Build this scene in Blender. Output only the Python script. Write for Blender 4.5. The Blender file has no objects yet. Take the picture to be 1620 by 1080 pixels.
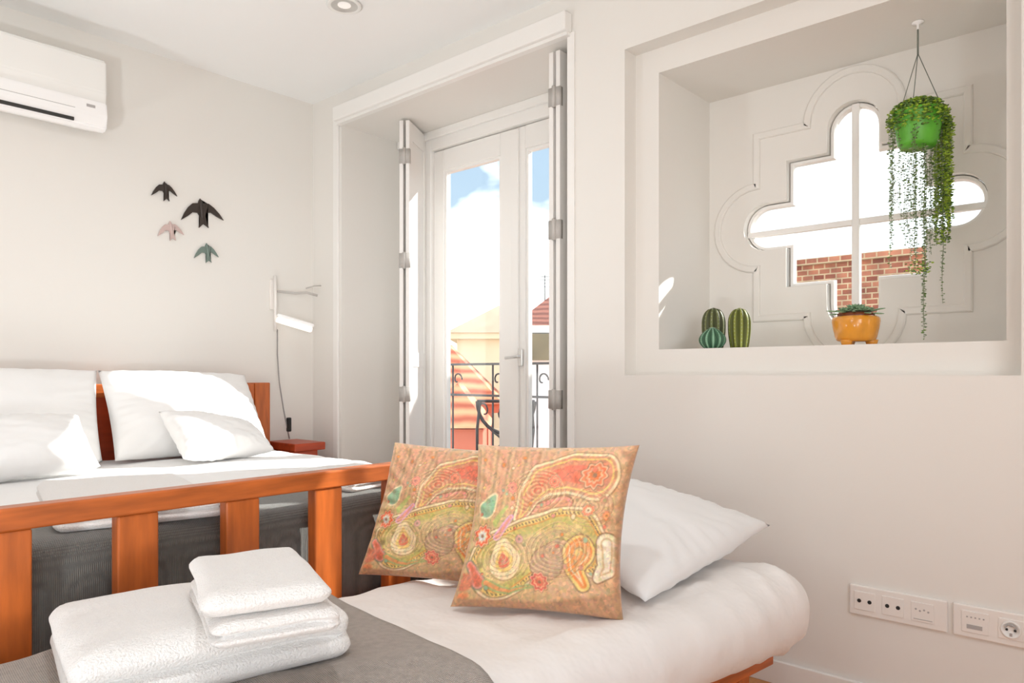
import bpy, bmesh, math, random
import numpy as np
from mathutils import Vector, Matrix, noise
C = bpy.context.scene.collection
random.seed(4)
# ------------------------------------------------------------------ constants of the room
XB, YA, ZC, H = 2.424, 3.74, 2.63, 1.038      # window wall plane, headboard wall plane, ceiling, eye height
FX, FY = .7458, .6662                          # view direction in plan
def at(px, depth, py):                         # a point in the background at a depth along the view
    t = (px-810)/1153.0
    return Vector(((FX+FY*t)*depth, (FY-FX*t)*depth, H-(py-592)/1153.0*depth))
def srgb(r, g, b):
    f = lambda c: (c/12.92 if c <= .04045 else ((c+.055)/1.055)**2.4)
    return (f(r/255), f(g/255), f(b/255), 1)
# ------------------------------------------------------------------ materials
def mat(name, col, rough=.6, var=.0, vscale=8, bump=0, bscale=60, metal=0, sheen=0, coord='Object', spec=None, stretch=None, coat=0):
    m = bpy.data.materials.new(name); m.use_nodes = True
    nt = m.node_tree; b = nt.nodes['Principled BSDF']
    b.inputs['Base Color'].default_value = col; b.inputs['Roughness'].default_value = rough
    b.inputs['Metallic'].default_value = metal
    if sheen: b.inputs['Sheen Weight'].default_value = sheen
    if coat: b.inputs['Coat Weight'].default_value = coat
    if spec is not None: b.inputs['Specular IOR Level'].default_value = spec
    tc = nt.nodes.new('ShaderNodeTexCoord'); mp = nt.nodes.new('ShaderNodeMapping')
    nt.links.new(tc.outputs[coord], mp.inputs[0])
    if stretch: mp.inputs['Scale'].default_value = stretch
    if var:
        n = nt.nodes.new('ShaderNodeTexNoise'); n.inputs['Scale'].default_value = vscale; n.inputs['Detail'].default_value = 4
        r = nt.nodes.new('ShaderNodeValToRGB')
        r.color_ramp.elements[0].position = .3; r.color_ramp.elements[1].position = .7
        r.color_ramp.elements[0].color = (col[0]*(1-var), col[1]*(1-var), col[2]*(1-var), 1)
        r.color_ramp.elements[1].color = (min(1, col[0]*(1+var)), min(1, col[1]*(1+var)), min(1, col[2]*(1+var)), 1)
        nt.links.new(mp.outputs[0], n.inputs['Vector']); nt.links.new(n.outputs[0], r.inputs[0])
        nt.links.new(r.outputs[0], b.inputs['Base Color'])
    if bump:
        n2 = nt.nodes.new('ShaderNodeTexNoise'); n2.inputs['Scale'].default_value = bscale; n2.inputs['Detail'].default_value = 3
        bp = nt.nodes.new('ShaderNodeBump'); bp.inputs['Strength'].default_value = bump; bp.inputs['Distance'].default_value = .004
        nt.links.new(mp.outputs[0], n2.inputs['Vector']); nt.links.new(n2.outputs[0], bp.inputs['Height'])
        nt.links.new(bp.outputs[0], b.inputs['Normal'])
    return m
def vcmat(name, rough=.5, bump=.2, bscale=300, sheen=0):
    m = mat(name, (1, 1, 1, 1), rough, bump=bump, bscale=bscale, sheen=sheen)
    nt = m.node_tree; a = nt.nodes.new('ShaderNodeVertexColor'); a.layer_name = 'pattern'
    nt.links.new(a.outputs[0], nt.nodes['Principled BSDF'].inputs['Base Color'])
    return m
M = dict(
    wall=mat('wall_paint', (.785, .757, .715, 1), .85, bump=.05, bscale=40),
    ceil=mat('ceiling_paint', (.90, .90, .89, 1), .9, bump=.03, bscale=30),
    trim=mat('white_trim_paint', (.85, .83, .80, 1), .35),
    shutter=mat('shutter_paint', (.82, .79, .76, 1), .4),
    wood=mat('orange_wood', srgb(180, 93, 40), .34, var=.28, vscale=5, bump=.05, bscale=20, stretch=(1.2, 9, 9)),
    woodv=mat('orange_wood_upright', srgb(186, 96, 40), .34, var=.22, vscale=5, stretch=(9, 9, 1.2)),
    woodd=mat('red_brown_wood', srgb(172, 66, 32), .35, var=.2, vscale=5, stretch=(1.2, 9, 9)),
    floorw=mat('floor_oak', srgb(206, 144, 88), .4, var=.2, vscale=3, stretch=(1, 9, 1)),
    sheet=mat('white_bed_linen', (.86, .85, .84, 1), .8, bump=.25, bscale=25, sheen=.2),
    case=mat('white_pillowcase', (.84, .83, .82, 1), .8, bump=.35, bscale=14, sheen=.2),
    futon=mat('pale_grey_sheet', srgb(236, 231, 227), .85, var=.02, vscale=5, bump=.4, bscale=11, sheen=.2),
    towel=mat('white_terry', (.87, .84, .81, 1), .95, bump=1.0, bscale=260, sheen=.5),
    ac=mat('white_plastic', (.86, .85, .82, 1), .4),
    acw=mat('bright_white_plastic', (.93, .92, .91, 1), .3),
    dark=mat('dark_plastic', (.03, .028, .025, 1), .5),
    black=mat('black_plastic', (.01, .01, .01, 1), .4),
    hole=mat('socket_hole', (.02, .02, .02, 1), .6),
    greyp=mat('grey_print', (.42, .40, .39, 1), .6),
    plastic=mat('socket_plastic', (.83, .79, .75, 1), .3),
    chrome=mat('brushed_nickel', (.66, .65, .63, 1), .3, metal=.6),
    hinge=mat('painted_hinge', (.50, .47, .44, 1), .4),
    birdk=mat('dark_brown_ceramic', srgb(52, 42, 36), .35),
    birdp=mat('dusty_pink_ceramic', srgb(200, 176, 170), .4),
    birdg=mat('teal_grey_ceramic', srgb(112, 128, 120), .4),
    cord=mat('grey_cord', (.32, .30, .29, 1), .6),
    wire=mat('hanger_wire', srgb(110, 115, 105), .5),
    mustard=mat('mustard_glaze', srgb(222, 148, 44), .22, var=.08, vscale=30, coat=.5),
    potneck=mat('brown_neck', srgb(112, 52, 14), .4),
    soil=mat('soil', srgb(80, 60, 45), .9, bump=.8, bscale=200),
    greenpot=mat('bright_green_pot', srgb(96, 178, 52), .35, var=.12, vscale=20),
    leaf1=mat('bright_green_leaf', srgb(150, 178, 52), .5, var=.35, vscale=60),
    leaf2=mat('dark_green_leaf', srgb(92, 122, 52), .5, var=.4, vscale=60),
    leaf3=mat('grey_green_leaf', srgb(140, 152, 126), .5, var=.25, vscale=60),
    succ=mat('succulent_leaf', srgb(120, 150, 115), .5, var=.3, vscale=40),
    stemm=mat('thin_stem', srgb(120, 130, 90), .6),
    cactus=vcmat('cactus_skin', .55, .3, 200),
    paisley=vcmat('paisley_satin', .38, .25, 420, .2),
    iron=mat('wrought_iron', srgb(70, 66, 66), .5),
    plaster=mat('cream_render', srgb(216, 192, 158), .9, var=.04, vscale=1.5),
    sand=mat('sandy_roof', srgb(186, 158, 130), .9, var=.1, vscale=2),
    white_r=mat('white_render', (.93, .93, .89, 1), .9),
    pink_r=mat('salmon_render', srgb(196, 108, 82), .9, var=.12, vscale=1.2),
    olive=mat('olive_render', srgb(118, 108, 82), .9, var=.15, vscale=2),
    winglass=mat('far_window_glass', srgb(160, 165, 160), .1),
    stone=mat('stone_paving', srgb(190, 182, 170), .85, var=.1, vscale=3),
)
def throw_mat(name, c1, c2, scale):
    m = mat(name, c1, .95, sheen=.3); nt = m.node_tree; b = nt.nodes['Principled BSDF']
    tc = nt.nodes.new('ShaderNodeTexCoord'); mx = nt.nodes.new('ShaderNodeMix'); mx.data_type = 'RGBA'
    ws = []
    for i, d in enumerate(('X', 'Y')):
        w = nt.nodes.new('ShaderNodeTexWave'); w.bands_direction = d; w.inputs['Scale'].default_value = scale
        w.inputs['Distortion'].default_value = .5; w.inputs['Detail'].default_value = 1; nt.links.new(tc.outputs['Object'], w.inputs[0]); ws.append(w)
    mu = nt.nodes.new('ShaderNodeMath'); mu.operation = 'MULTIPLY'
    nt.links.new(ws[0].outputs[1], mu.inputs[0]); nt.links.new(ws[1].outputs[1], mu.inputs[1])
    n = nt.nodes.new('ShaderNodeTexNoise'); n.inputs['Scale'].default_value = 70; nt.links.new(tc.outputs['Object'], n.inputs[0])
    ad = nt.nodes.new('ShaderNodeMath'); ad.operation = 'MULTIPLY_ADD'; ad.inputs[1].default_value = .6
    nt.links.new(n.outputs[0], ad.inputs[0]); nt.links.new(mu.outputs[0], ad.inputs[2])
    nt.links.new(ad.outputs[0], mx.inputs[0]); mx.inputs[6].default_value = c1; mx.inputs[7].default_value = c2
    nt.links.new(mx.outputs[2], b.inputs['Base Color'])
    bp = nt.nodes.new('ShaderNodeBump'); bp.inputs['Strength'].default_value = .6; bp.inputs['Distance'].default_value = .003
    nt.links.new(ad.outputs[0], bp.inputs['Height']); nt.links.new(bp.outputs[0], b.inputs['Normal'])
    return m
for nd in M['futon'].node_tree.nodes:
    if nd.type == 'BUMP': nd.inputs['Distance'].default_value = .018; nd.inputs['Strength'].default_value = .6
M['throw'] = throw_mat('grey_knit', srgb(118, 110, 102), srgb(196, 184, 174), 95)
M['bthrow'] = throw_mat('dark_grey_knit', srgb(88, 87, 84), srgb(122, 120, 114), 75)
def tile_mat(name, c1, c2, axis, scale):
    m = mat(name, c1, .8); nt = m.node_tree; b = nt.nodes['Principled BSDF']
    tc = nt.nodes.new('ShaderNodeTexCoord'); w = nt.nodes.new('ShaderNodeTexWave'); w.bands_direction = axis
    w.inputs['Scale'].default_value = scale; w.inputs['Distortion'].default_value = 2.2; w.inputs['Detail'].default_value = 3
    r = nt.nodes.new('ShaderNodeValToRGB'); r.color_ramp.elements[0].color = c1; r.color_ramp.elements[1].color = c2
    nt.links.new(tc.outputs['Object'], w.inputs[0]); nt.links.new(w.outputs[1], r.inputs[0]); nt.links.new(r.outputs[0], b.inputs['Base Color'])
    return m
M['tileA'] = tile_mat('orange_roof_tiles', srgb(176, 84, 56), srgb(226, 158, 112), 'Z', 1.9)
M['tileC'] = tile_mat('red_brown_roof_tiles', srgb(112, 58, 44), srgb(160, 98, 78), 'Z', 3.2)
M['brick'] = None
def brick_mat():
    m = mat('old_brick', (.5, .3, .2, 1), .9); nt = m.node_tree; b = nt.nodes['Principled BSDF']
    tc = nt.nodes.new('ShaderNodeTexCoord'); mp = nt.nodes.new('ShaderNodeMapping'); mp.inputs['Rotation'].default_value = (0, math.radians(90), math.radians(90))
    sx = nt.nodes.new('ShaderNodeSeparateXYZ'); cx = nt.nodes.new('ShaderNodeCombineXYZ'); nt.links.new(tc.outputs['Object'], sx.inputs[0])
    nt.links.new(sx.outputs[1], cx.inputs[0]); nt.links.new(sx.outputs[2], cx.inputs[1])
    v = nt.nodes.new('ShaderNodeTexBrick'); v.inputs['Scale'].default_value = 5.5
    v.inputs['Color1'].default_value = srgb(120, 58, 40); v.inputs['Color2'].default_value = srgb(168, 104, 76); v.inputs['Mortar'].default_value = srgb(176, 150, 116)
    v.inputs['Mortar Size'].default_value = .03
    n = nt.nodes.new('ShaderNodeTexNoise'); n.inputs['Scale'].default_value = 9
    mx = nt.nodes.new('ShaderNodeMix'); mx.data_type = 'RGBA'; mx.blend_type = 'OVERLAY'; mx.inputs[0].default_value = .6
    nt.links.new(cx.outputs[0], v.inputs[0]); nt.links.new(tc.outputs['Object'], n.inputs[0])
    nt.links.new(v.outputs[0], mx.inputs[6]); nt.links.new(n.outputs[0], mx.inputs[7]); nt.links.new(mx.outputs[2], b.inputs['Base Color'])
    return m
M['brick'] = brick_mat()
def glass_mat():
    m = bpy.data.materials.new('clear_glass'); m.use_nodes = True; nt = m.node_tree; nt.nodes.clear()
    o = nt.nodes.new('ShaderNodeOutputMaterial'); t = nt.nodes.new('ShaderNodeBsdfTransparent'); g = nt.nodes.new('ShaderNodeBsdfGlossy')
    g.inputs['Roughness'].default_value = .02; t.inputs[0].default_value = (.97, .985, .98, 1)
    mx = nt.nodes.new('ShaderNodeMixShader'); mx.inputs[0].default_value = .05
    nt.links.new(t.outputs[0], mx.inputs[1]); nt.links.new(g.outputs[0], mx.inputs[2]); nt.links.new(mx.outputs[0], o.inputs[0])
    return m
M['glass'] = glass_mat()
def emit_mat(name, col, s):
    m = bpy.data.materials.new(name); m.use_nodes = True; b = m.node_tree.nodes['Principled BSDF']
    b.inputs['Base Color'].default_value = (.9, .88, .85, 1); b.inputs['Emission Color'].default_value = col; b.inputs['Emission Strength'].default_value = s
    return m
M['glow'] = emit_mat('lit_diffuser', (1, .93, .84, 1), .75)
M['led'] = emit_mat('downlight_lens', (1, .93, .88, 1), .25)
# ------------------------------------------------------------------ mesh helpers
def link(name, bm, m, parent=None, smooth=False, loc=None, rot=None):
    me = bpy.data.meshes.new(name); bmesh.ops.recalc_face_normals(bm, faces=bm.faces[:]); bm.to_mesh(me); bm.free()
    for k in (m if isinstance(m, (list, tuple)) else [m]): me.materials.append(k)
    if smooth: me.polygons.foreach_set('use_smooth', [True]*len(me.polygons))
    o = bpy.data.objects.new(name, me); C.objects.link(o)
    if parent is not None: o.parent = parent
    if loc is not None: o.location = loc
    if rot is not None: o.rotation_euler = rot
    return o
def tag(o, label=None, cat=None, group=None, kind=None):
    if label: o['label'] = label
    if cat: o['category'] = cat
    if group: o['group'] = group
    if kind: o['kind'] = kind
    return o
def empty(name, loc=(0, 0, 0), rz=0):
    o = bpy.data.objects.new(name, None); C.objects.link(o); o.location = loc; o.rotation_euler = (0, 0, rz); o.empty_display_size = .05
    return o
def dup(root, loc=None, rz=None):
    r = root.copy(); C.objects.link(r)
    if loc is not None: r.location = loc
    if rz is not None: r.rotation_euler = (0, 0, rz)
    for ch in list(root.children):
        c = ch.copy(); C.objects.link(c); c.parent = r
        for g in list(ch.children):
            d = g.copy(); C.objects.link(d); d.parent = c
    return r
def box(bm, x0, x1, y0, y1, z0, z1, bev=0):
    t = bmesh.new(); bmesh.ops.create_cube(t, size=1)
    for v in t.verts:
        v.co = Vector(((x0+x1)/2+v.co.x*(x1-x0), (y0+y1)/2+v.co.y*(y1-y0), (z0+z1)/2+v.co.z*(z1-z0)))
    if bev: bmesh.ops.bevel(t, geom=t.edges[:], offset=bev, segments=3, profile=.5, affect='EDGES')
    me = bpy.data.meshes.new('tmp'); t.to_mesh(me); t.free(); bm.from_mesh(me); bpy.data.meshes.remove(me)
def bx(name, m, parent, *a, bev=0, smooth=False):
    bm = bmesh.new(); box(bm, *a, bev=bev); return link(name, bm, m, parent, smooth)
def tube(bm, pts, r, n=8, cap=True):
    pts = [Vector(p) for p in pts]; rings = []
    rr = r if isinstance(r, (list, tuple)) else [r]*len(pts)
    for i, p in enumerate(pts):
        d = (pts[min(i+1, len(pts)-1)]-pts[max(i-1, 0)]).normalized()
        a = Vector((0, 0, 1)) if abs(d.z) < .9 else Vector((1, 0, 0))
        u = d.cross(a).normalized(); v = d.cross(u).normalized()
        rings.append([bm.verts.new(p+(u*math.cos(2*math.pi*k/n)+v*math.sin(2*math.pi*k/n))*rr[i]) for k in range(n)])
    for A, B in zip(rings, rings[1:]):
        for k in range(n): bm.faces.new((A[k], A[(k+1) % n], B[(k+1) % n], B[k]))
    if cap:
        bm.faces.new(rings[0]); bm.faces.new(rings[-1][::-1])
def tb(name, m, parent, pts, r, n=8):
    bm = bmesh.new(); tube(bm, pts, r, n); return link(name, bm, m, parent, True)
def lathe(bm, prof, n=32, c=(0, 0, 0), mod=None, capb=True, capt=True):
    rings = []
    for (r, z) in prof:
        ring = []
        for k in range(n):
            a = 2*math.pi*k/n; q = r*(mod(a, z) if mod else 1)
            ring.append(bm.verts.new((c[0]+q*math.cos(a), c[1]+q*math.sin(a), c[2]+z)))
        rings.append(ring)
    for A, B in zip(rings, rings[1:]):
        for k in range(n): bm.faces.new((A[k], A[(k+1) % n], B[(k+1) % n], B[k]))
    if capb: bm.faces.new(rings[0][::-1])
    if capt: bm.faces.new(rings[-1])
def ellipsoid(bm, c, rx, ry, rz, R=None, seg=6, rings=4):
    t = bmesh.new(); bmesh.ops.create_uvsphere(t, u_segments=seg, v_segments=rings, radius=1)
    for v in t.verts:
        p = Vector((v.co.x*rx, v.co.y*ry, v.co.z*rz))
        if R is not None: p = R @ p
        v.co = p+Vector(c)
    me = bpy.data.meshes.new('tmp'); t.to_mesh(me); t.free(); bm.from_mesh(me); bpy.data.meshes.remove(me)
def rbox(x0, x1, y0, y1, z0, z1, r, step=.03, disp=None, rv=None):
    """rounded, finely divided box; disp(p, n) -> offset along n"""
    bm = bmesh.new(); S = ((x0, x1), (y0, y1), (z0, z1)); verts = {}
    st_ = step if isinstance(step, tuple) else (step,)*3
    N = [max(2, int((b-a)/q)) for (a, b), q in zip(S, st_)]
    def V(i, j, k):
        key = (i, j, k)
        if key not in verts:
            p = Vector((x0+(x1-x0)*i/N[0], y0+(y1-y0)*j/N[1], z0+(z1-z0)*k/N[2]))
            q = Vector([min(max(p[a], S[a][0]+r), S[a][1]-r) for a in range(3)])
            d = p-q
            if d.length > 1e-6:
                m = max(abs(d.x), abs(d.y), abs(d.z)); s = m/r
                # keep spacing smooth over the rounded zone
                nrm = d.normalized(); p = q+nrm*r*s if s < 1 else q+nrm*r
            nn = (p-q).normalized() if (p-q).length > 1e-6 else Vector((0, 0, 1))
            if disp: p = p+disp(p, nn)
            verts[key] = bm.verts.new(p)
        return verts[key]
    for a in range(3):
        b, c = (a+1) % 3, (a+2) % 3
        for side in (0, N[a]):
            for u in range(N[b]):
                for v in range(N[c]):
                    q = []
                    for (du, dv) in ((0, 0), (1, 0), (1, 1), (0, 1)):
                        key = [0, 0, 0]; key[a] = side; key[b] = u+du; key[c] = v+dv; q.append(V(*key))
                    bm.faces.new(q if side else q[::-1])
    return bm
def prism(bm, pts, z0, z1, f=lambda x, y, z: (x, y, z)):
    a = [bm.verts.new(f(x, y, z0)) for x, y in pts]; b = [bm.verts.new(f(x, y, z1)) for x, y in pts]
    bm.faces.new(a[::-1]); bm.faces.new(b); n = len(pts)
    for i in range(n): bm.faces.new((a[i], a[(i+1) % n], b[(i+1) % n], b[i]))
def holed_plate(name, outer, holes, x0, x1, m, parent=None, bevel=0):
    """plate in the y-z plane between x0 and x1 whose outline and holes are lists of (y, z)"""
    cu = bpy.data.curves.new('tmpc', 'CURVE'); cu.dimensions = '2D'; cu.fill_mode = 'BOTH'
    for loop in [outer]+holes:
        s = cu.splines.new('POLY'); s.points.add(len(loop)-1); s.use_cyclic_u = True
        for p, (y, z) in zip(s.points, loop): p.co = (y, z, 0, 1)
    cu.extrude = (x1-x0)/2-bevel
    if bevel: cu.bevel_depth = bevel; cu.bevel_resolution = 2
    t = bpy.data.objects.new('tmpo', cu); C.objects.link(t)
    bpy.context.view_layer.update()
    me = bpy.data.meshes.new_from_object(t.evaluated_get(bpy.context.evaluated_depsgraph_get()))
    bpy.data.objects.remove(t); bpy.data.curves.remove(cu)
    for v in me.vertices:
        y, z, w = v.co; v.co = ((x0+x1)/2+w, y, z)
    me.materials.clear(); me.materials.append(m); me.name = name
    o = bpy.data.objects.new(name, me); C.objects.link(o)
    if parent is not None: o.parent = parent
    return o
def nz(x, y, z, s): return noise.noise(Vector((x*s, y*s, z*s)))
def struct(o): o['kind'] = 'structure'; return o
# ------------------------------------------------------------------ the room
W = 3.0
bm = bmesh.new(); box(bm, -2.4, W, -2.0, 3.94, -.1, 0); struct(link('floor', bm, M['floorw']))
bm = bmesh.new(); box(bm, -2.4, W, -2.0, 3.94, ZC, ZC+.1); struct(link('ceiling', bm, M['ceil']))
bm = bmesh.new(); box(bm, -2.4, XB, YA, YA+.2, 0, ZC); struct(link('wall_back', bm, M['wall']))
# window wall: door opening and stepped niche
D0, D1, DT = 1.85, 3.455, 2.44        # door opening y0 y1 and height
bm = bmesh.new()
box(bm, XB, W, -2.0, .29, 0, ZC)
box(bm, XB, W, .29, 1.573, 0, 1.035); box(bm, XB, W, .29, 1.573, 2.311, ZC)
box(bm, XB, W, 1.573, D0, 0, ZC); box(bm, XB, W, D0, D1, DT, ZC); box(bm, XB, W, D1, 3.94, 0, ZC)
NX = XB+.08
box(bm, NX, W, .29, .335, 1.035, 2.311); box(bm, NX, W, 1.468, 1.573, 1.035, 2.311)
box(bm, NX, W, .335, 1.468, 1.035, 1.135); box(bm, NX, W, .335, 1.468, 2.215, 2.311)
wallr = struct(link('wall_right', bm, M['wall']))
# unseen walls behind the camera, each with an opening added to let sky light in
bm = bmesh.new()
box(bm, -2.4, -2.2, -2, .6, 0, ZC); box(bm, -2.4, -2.2, 1.3, 3.94, 0, ZC); box(bm, -2.4, -2.2, .6, 1.3, 0, 1.0); box(bm, -2.4, -2.2, .6, 1.3, 2.1, ZC)
struct(link('wall_left', bm, M['wall']))
bm = bmesh.new()
box(bm, -2.2, -1.8, -2, -1.8, 0, ZC); box(bm, .9, XB, -2, -1.8, 0, ZC); box(bm, -1.8, .9, -2, -1.8, 0, .7); box(bm, -1.8, .9, -2, -1.8, 2.3, ZC)
struct(link('wall_front', bm, M['wall']))
bm = bmesh.new(); box(bm, XB-.014, XB, -1.8, D0-.02, 0, .078, bev=.003); struct(link('baseboard_right', bm, M['trim']))
bm = bmesh.new(); box(bm, -2.2, XB-.014, YA-.014, YA, 0, .078, bev=.003); struct(link('baseboard_back', bm, M['trim']))
# pelmet above the balcony door and slim side trim
bm = bmesh.new(); box(bm, XB-.05, XB, 1.83, 3.47, 2.455, 2.535, bev=.006); box(bm, XB-.03, XB, 1.835, 3.465, 2.44, 2.457); struct(link('trim_1', bm, M['trim']))
bm = bmesh.new(); box(bm, XB-.008, XB, 1.815, 1.85, 0, 2.455); struct(link('trim_2', bm, M['trim']))
bm = bmesh.new(); box(bm, XB-.012, XB, 3.475, 3.52, 0, 2.535, bev=.003); struct(link('trim_3', bm, M['trim']))
# ------------------------------------------------------------------ balcony door
door = struct(empty('door_1', (2.86, 2.53, 0)))
def dbx(name, m, x0, x1, y0, y1, z0, z1, bev=.004, parent=door):
    o = bx(name, m, None, x0, x1, y0, y1, z0, z1, bev=bev); o.parent = parent
    o.matrix_parent_inverse = Matrix.Translation(-Vector((2.86, 2.53, 0))) if parent is door else Matrix.Identity(4)
    return o
bm = bmesh.new()
box(bm, 2.84, 2.96, 3.17, 3.455, 0, DT, bev=.004); box(bm, 2.84, 2.96, 1.85, 1.95, 0, DT, bev=.004); box(bm, 2.84, 2.96, 1.95, 3.17, 2.335, DT, bev=.004)
box(bm, 2.82, 2.839, 1.86, 3.45, 2.395, DT, bev=.004); box(bm, 2.84, 2.96, 1.95, 3.17, 0, .04)
o = link('door_frame', bm, M['trim'], door); o.matrix_parent_inverse = Matrix.Translation((-2.86, -2.53, 0))
def leaf(y0, y1, meet):
    bm = bmesh.new()
    sl, sr = (.078, .062) if not meet else (.115, .085)
    for (a, b) in ((y0, y0+sl), (y1-sr, y1)): box(bm, 2.865, 2.915, a, b, .05, 2.33, bev=.006)
    box(bm, 2.866, 2.914, y0+sl, y1-sr, 2.21, 2.33, bev=.003); box(bm, 2.866, 2.914, y0+sl, y1-sr, .05, .42, bev=.003)
    # glazing bead
    for (a, b, c, d) in ((y0+sl, y0+sl+.014, .42, 2.21), (y1-sr-.014, y1-sr, .42, 2.21), (y0+sl+.014, y1-sr-.014, 2.196, 2.21), (y0+sl+.014, y1-sr-.014, .42, .434)):
        box(bm, 2.875, 2.905, a, b, c, d)
    o = link('door_leaf', bm, M['trim'], door); o.matrix_parent_inverse = Matrix.Translation((-2.86, -2.53, 0))
    bm = bmesh.new(); box(bm, 2.888, 2.892, y0+sl, y1-sr, .42, 2.21); g = link('glass_pane', bm, M['glass'], o)
    return o
lr = leaf(1.95, 2.53, False); ll = leaf(2.53, 3.17, True)
bm = bmesh.new(); box(bm, 2.85, 2.87, 2.505, 2.555, .06, 2.32, bev=.004); o = link('cover_strip', bm, M['trim'], door); o.matrix_parent_inverse = Matrix.Translation((-2.86, -2.53, 0))
bm = bmesh.new(); box(bm, 2.848, 2.862, 2.478, 2.502, 1.08, 1.17, bev=.005); tube(bm, [(2.85, 2.49, 1.13), (2.82, 2.49, 1.13), (2.815, 2.50, 1.128), (2.813, 2.56, 1.124)], .008)
o = link('door_handle', bm, M['chrome'], door); o.matrix_parent_inverse = Matrix.Translation((-2.86, -2.53, 0))
# ------------------------------------------------------------------ folding shutters
def shutter(name, p0, p1, label, off):
    """two folded leaves from the hinge p0 (at the door frame) to the free edge p1"""
    p0, p1 = Vector(p0), Vector(p1); d = (p1-p0); L = d.length; ang = math.atan2(d.y, d.x)
    r = empty(name, (p0.x, p0.y, .03), ang); tag(r, label, 'window shutter')
    z1 = DT-.045
    for k in range(2):
        y = off*k
        bm = bmesh.new(); th = .022
        box(bm, 0, .055, y-th/2, y+th/2, 0, z1, bev=.002); box(bm, L-.055, L, y-th/2, y+th/2, 0, z1, bev=.002)
        for (a, b) in ((0, .12), (1.05, 1.13), (z1-.1, z1)): box(bm, .05, L-.05, y-th/2, y+th/2, a, b)
        box(bm, .05, L-.05, y-th/4, y+th/4, .1, z1-.08)
        link('shutter_leaf', bm, M['shutter'], r)
    for z in (.9, 1.63, 2.2, .4):
        bm = bmesh.new(); tube(bm, [(L+.003, off*.5, z-.045), (L+.003, off*.5, z+.045)], .010, 10)
        box(bm, L-.02, L+.003, off*.5-.03, off*.5+.03, z-.04, z+.04); link('hinge', bm, M['hinge'], r, True)
    return r
shutter('window_shutter', (2.835, 3.262, 0), (2.567, 3.105, 0), 'white folding wooden shutter folded back at the left side of the balcony door', .036)
shutter('window_shutter', (2.835, 1.990, 0), (2.455, 1.968, 0), 'white folding wooden shutter folded back at the right side of the balcony door', .036)
# ------------------------------------------------------------------ quatrefoil window in the niche
QY, QZ = .879, 1.645
def quatre(s, a, tip, n=14):
    """square of half side s with four round-ended arms of half width a reaching tip"""
    pts = []
    for q in range(4):
        c, sn = [(1, 0), (0, 1), (-1, 0), (0, -1)][q]
        loc = [(s, -s), (s, -a)]+[(tip-a+a*math.cos(t), a*math.sin(t)) for t in [(-math.pi/2+math.pi*k/n) for k in range(n+1)]]+[(s, a)]
        for (x, y) in loc: pts.append((QY+x*c-y*sn, QZ+x*sn+y*c))
    return pts
def ring_moulding(name, outer, inner, x, h, m, parent):
    bm = bmesh.new(); prof = [(0, 0), (.06, .7), (.2, 1), (.8, 1), (.94, .7), (1, 0)]; rings = []
    for (s_, hh) in prof: rings.append([bm.verts.new((x-h*hh, a[0]*(1-s_)+b[0]*s_, a[1]*(1-s_)+b[1]*s_)) for a, b in zip(outer, inner)])
    n = len(outer)
    for A, B in zip(rings, rings[1:]+rings[:1]):
        for k in range(n): bm.faces.new((A[k], A[(k+1) % n], B[(k+1) % n], B[k]))
    return link(name, bm, m, parent)
win = struct(empty('window_1', (2.95, QY, QZ))); INV = Matrix.Translation((-2.95, -QY, -QZ))
hole = quatre(.255, .097, .435)
o = holed_plate('wall_niche', [(.29, 1.035), (1.5, 1.035), (1.5, 2.311), (.29, 2.311)], [hole[::-1]], 2.93, 3.0, M['wall']); struct(o)
o = ring_moulding('window_moulding', quatre(.392, .187, .565), quatre(.362, .157, .535), 2.93, .011, M['wall'], win); o.matrix_parent_inverse = INV
o = ring_moulding('window_frame', quatre(.254, .096, .434), quatre(.236, .078, .416), 2.992, .028, M['trim'], win); o.matrix_parent_inverse = INV
bm = bmesh.new(); box(bm, 2.958, 2.99, QY-.014, QY+.014, QZ-.43, QZ+.43, bev=.003); box(bm, 2.960, 2.988, QY-.43, QY-.0145, QZ-.033, QZ-.011, bev=.002); box(bm, 2.960, 2.988, QY+.0145, QY+.43, QZ-.033, QZ-.011, bev=.002)
o = link('glazing_bar', bm, M['trim'], win); o.matrix_parent_inverse = INV
o = holed_plate('window_glass', quatre(.255, .097, .435), [], 2.974, 2.977, M['glass'], win); o.matrix_parent_inverse = INV
# ------------------------------------------------------------------ air conditioner
ac = tag(empty('air_conditioner', (.82, YA, 2.28)), 'white split air conditioner mounted high on the headboard wall', 'air conditioner')
x0, x1 = -.41, .41
def acprof(name, prof, xa, xb, m):
    bm = bmesh.new(); a = [bm.verts.new((xa, y, z)) for y, z in prof]; b = [bm.verts.new((xb, y, z)) for y, z in prof]
    bm.faces.new(a); bm.faces.new(b[::-1]); n = len(prof)
    for i in range(n): bm.faces.new((a[i], b[i], b[(i+1) % n], a[(i+1) % n]))
    bmesh.ops.bevel(bm, geom=bm.edges[:], offset=.006, segments=3, affect='EDGES')
    return link(name, bm, m, ac, False)
acprof('body', [(0, .17), (-.17, .175), (-.195, .16), (-.20, .02), (-.19, -.03), (-.02, -.11), (0, -.11)], x0, x1, M['ac'])
acprof('outlet_panel', [(-.203, -.025), (-.207, -.09), (-.202, -.142), (-.175, -.155), (-.04, -.118), (-.06, -.05)], x0, x1, M['acw'])
bm = bmesh.new(); box(bm, x0+.03, x1-.135, -.209, -.16, -.137, -.123); link('air_slot', bm, M['dark'], ac)
bm = bmesh.new(); box(bm, x0+.03, x1-.13, -.207, -.2, -.080, -.078); link('flap', bm, M['greyp'], ac)
bm = bmesh.new(); box(bm, x1-.085, x1-.05, -.207, -.2, -.062, -.050); link('display', bm, M['greyp'], ac)
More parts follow.
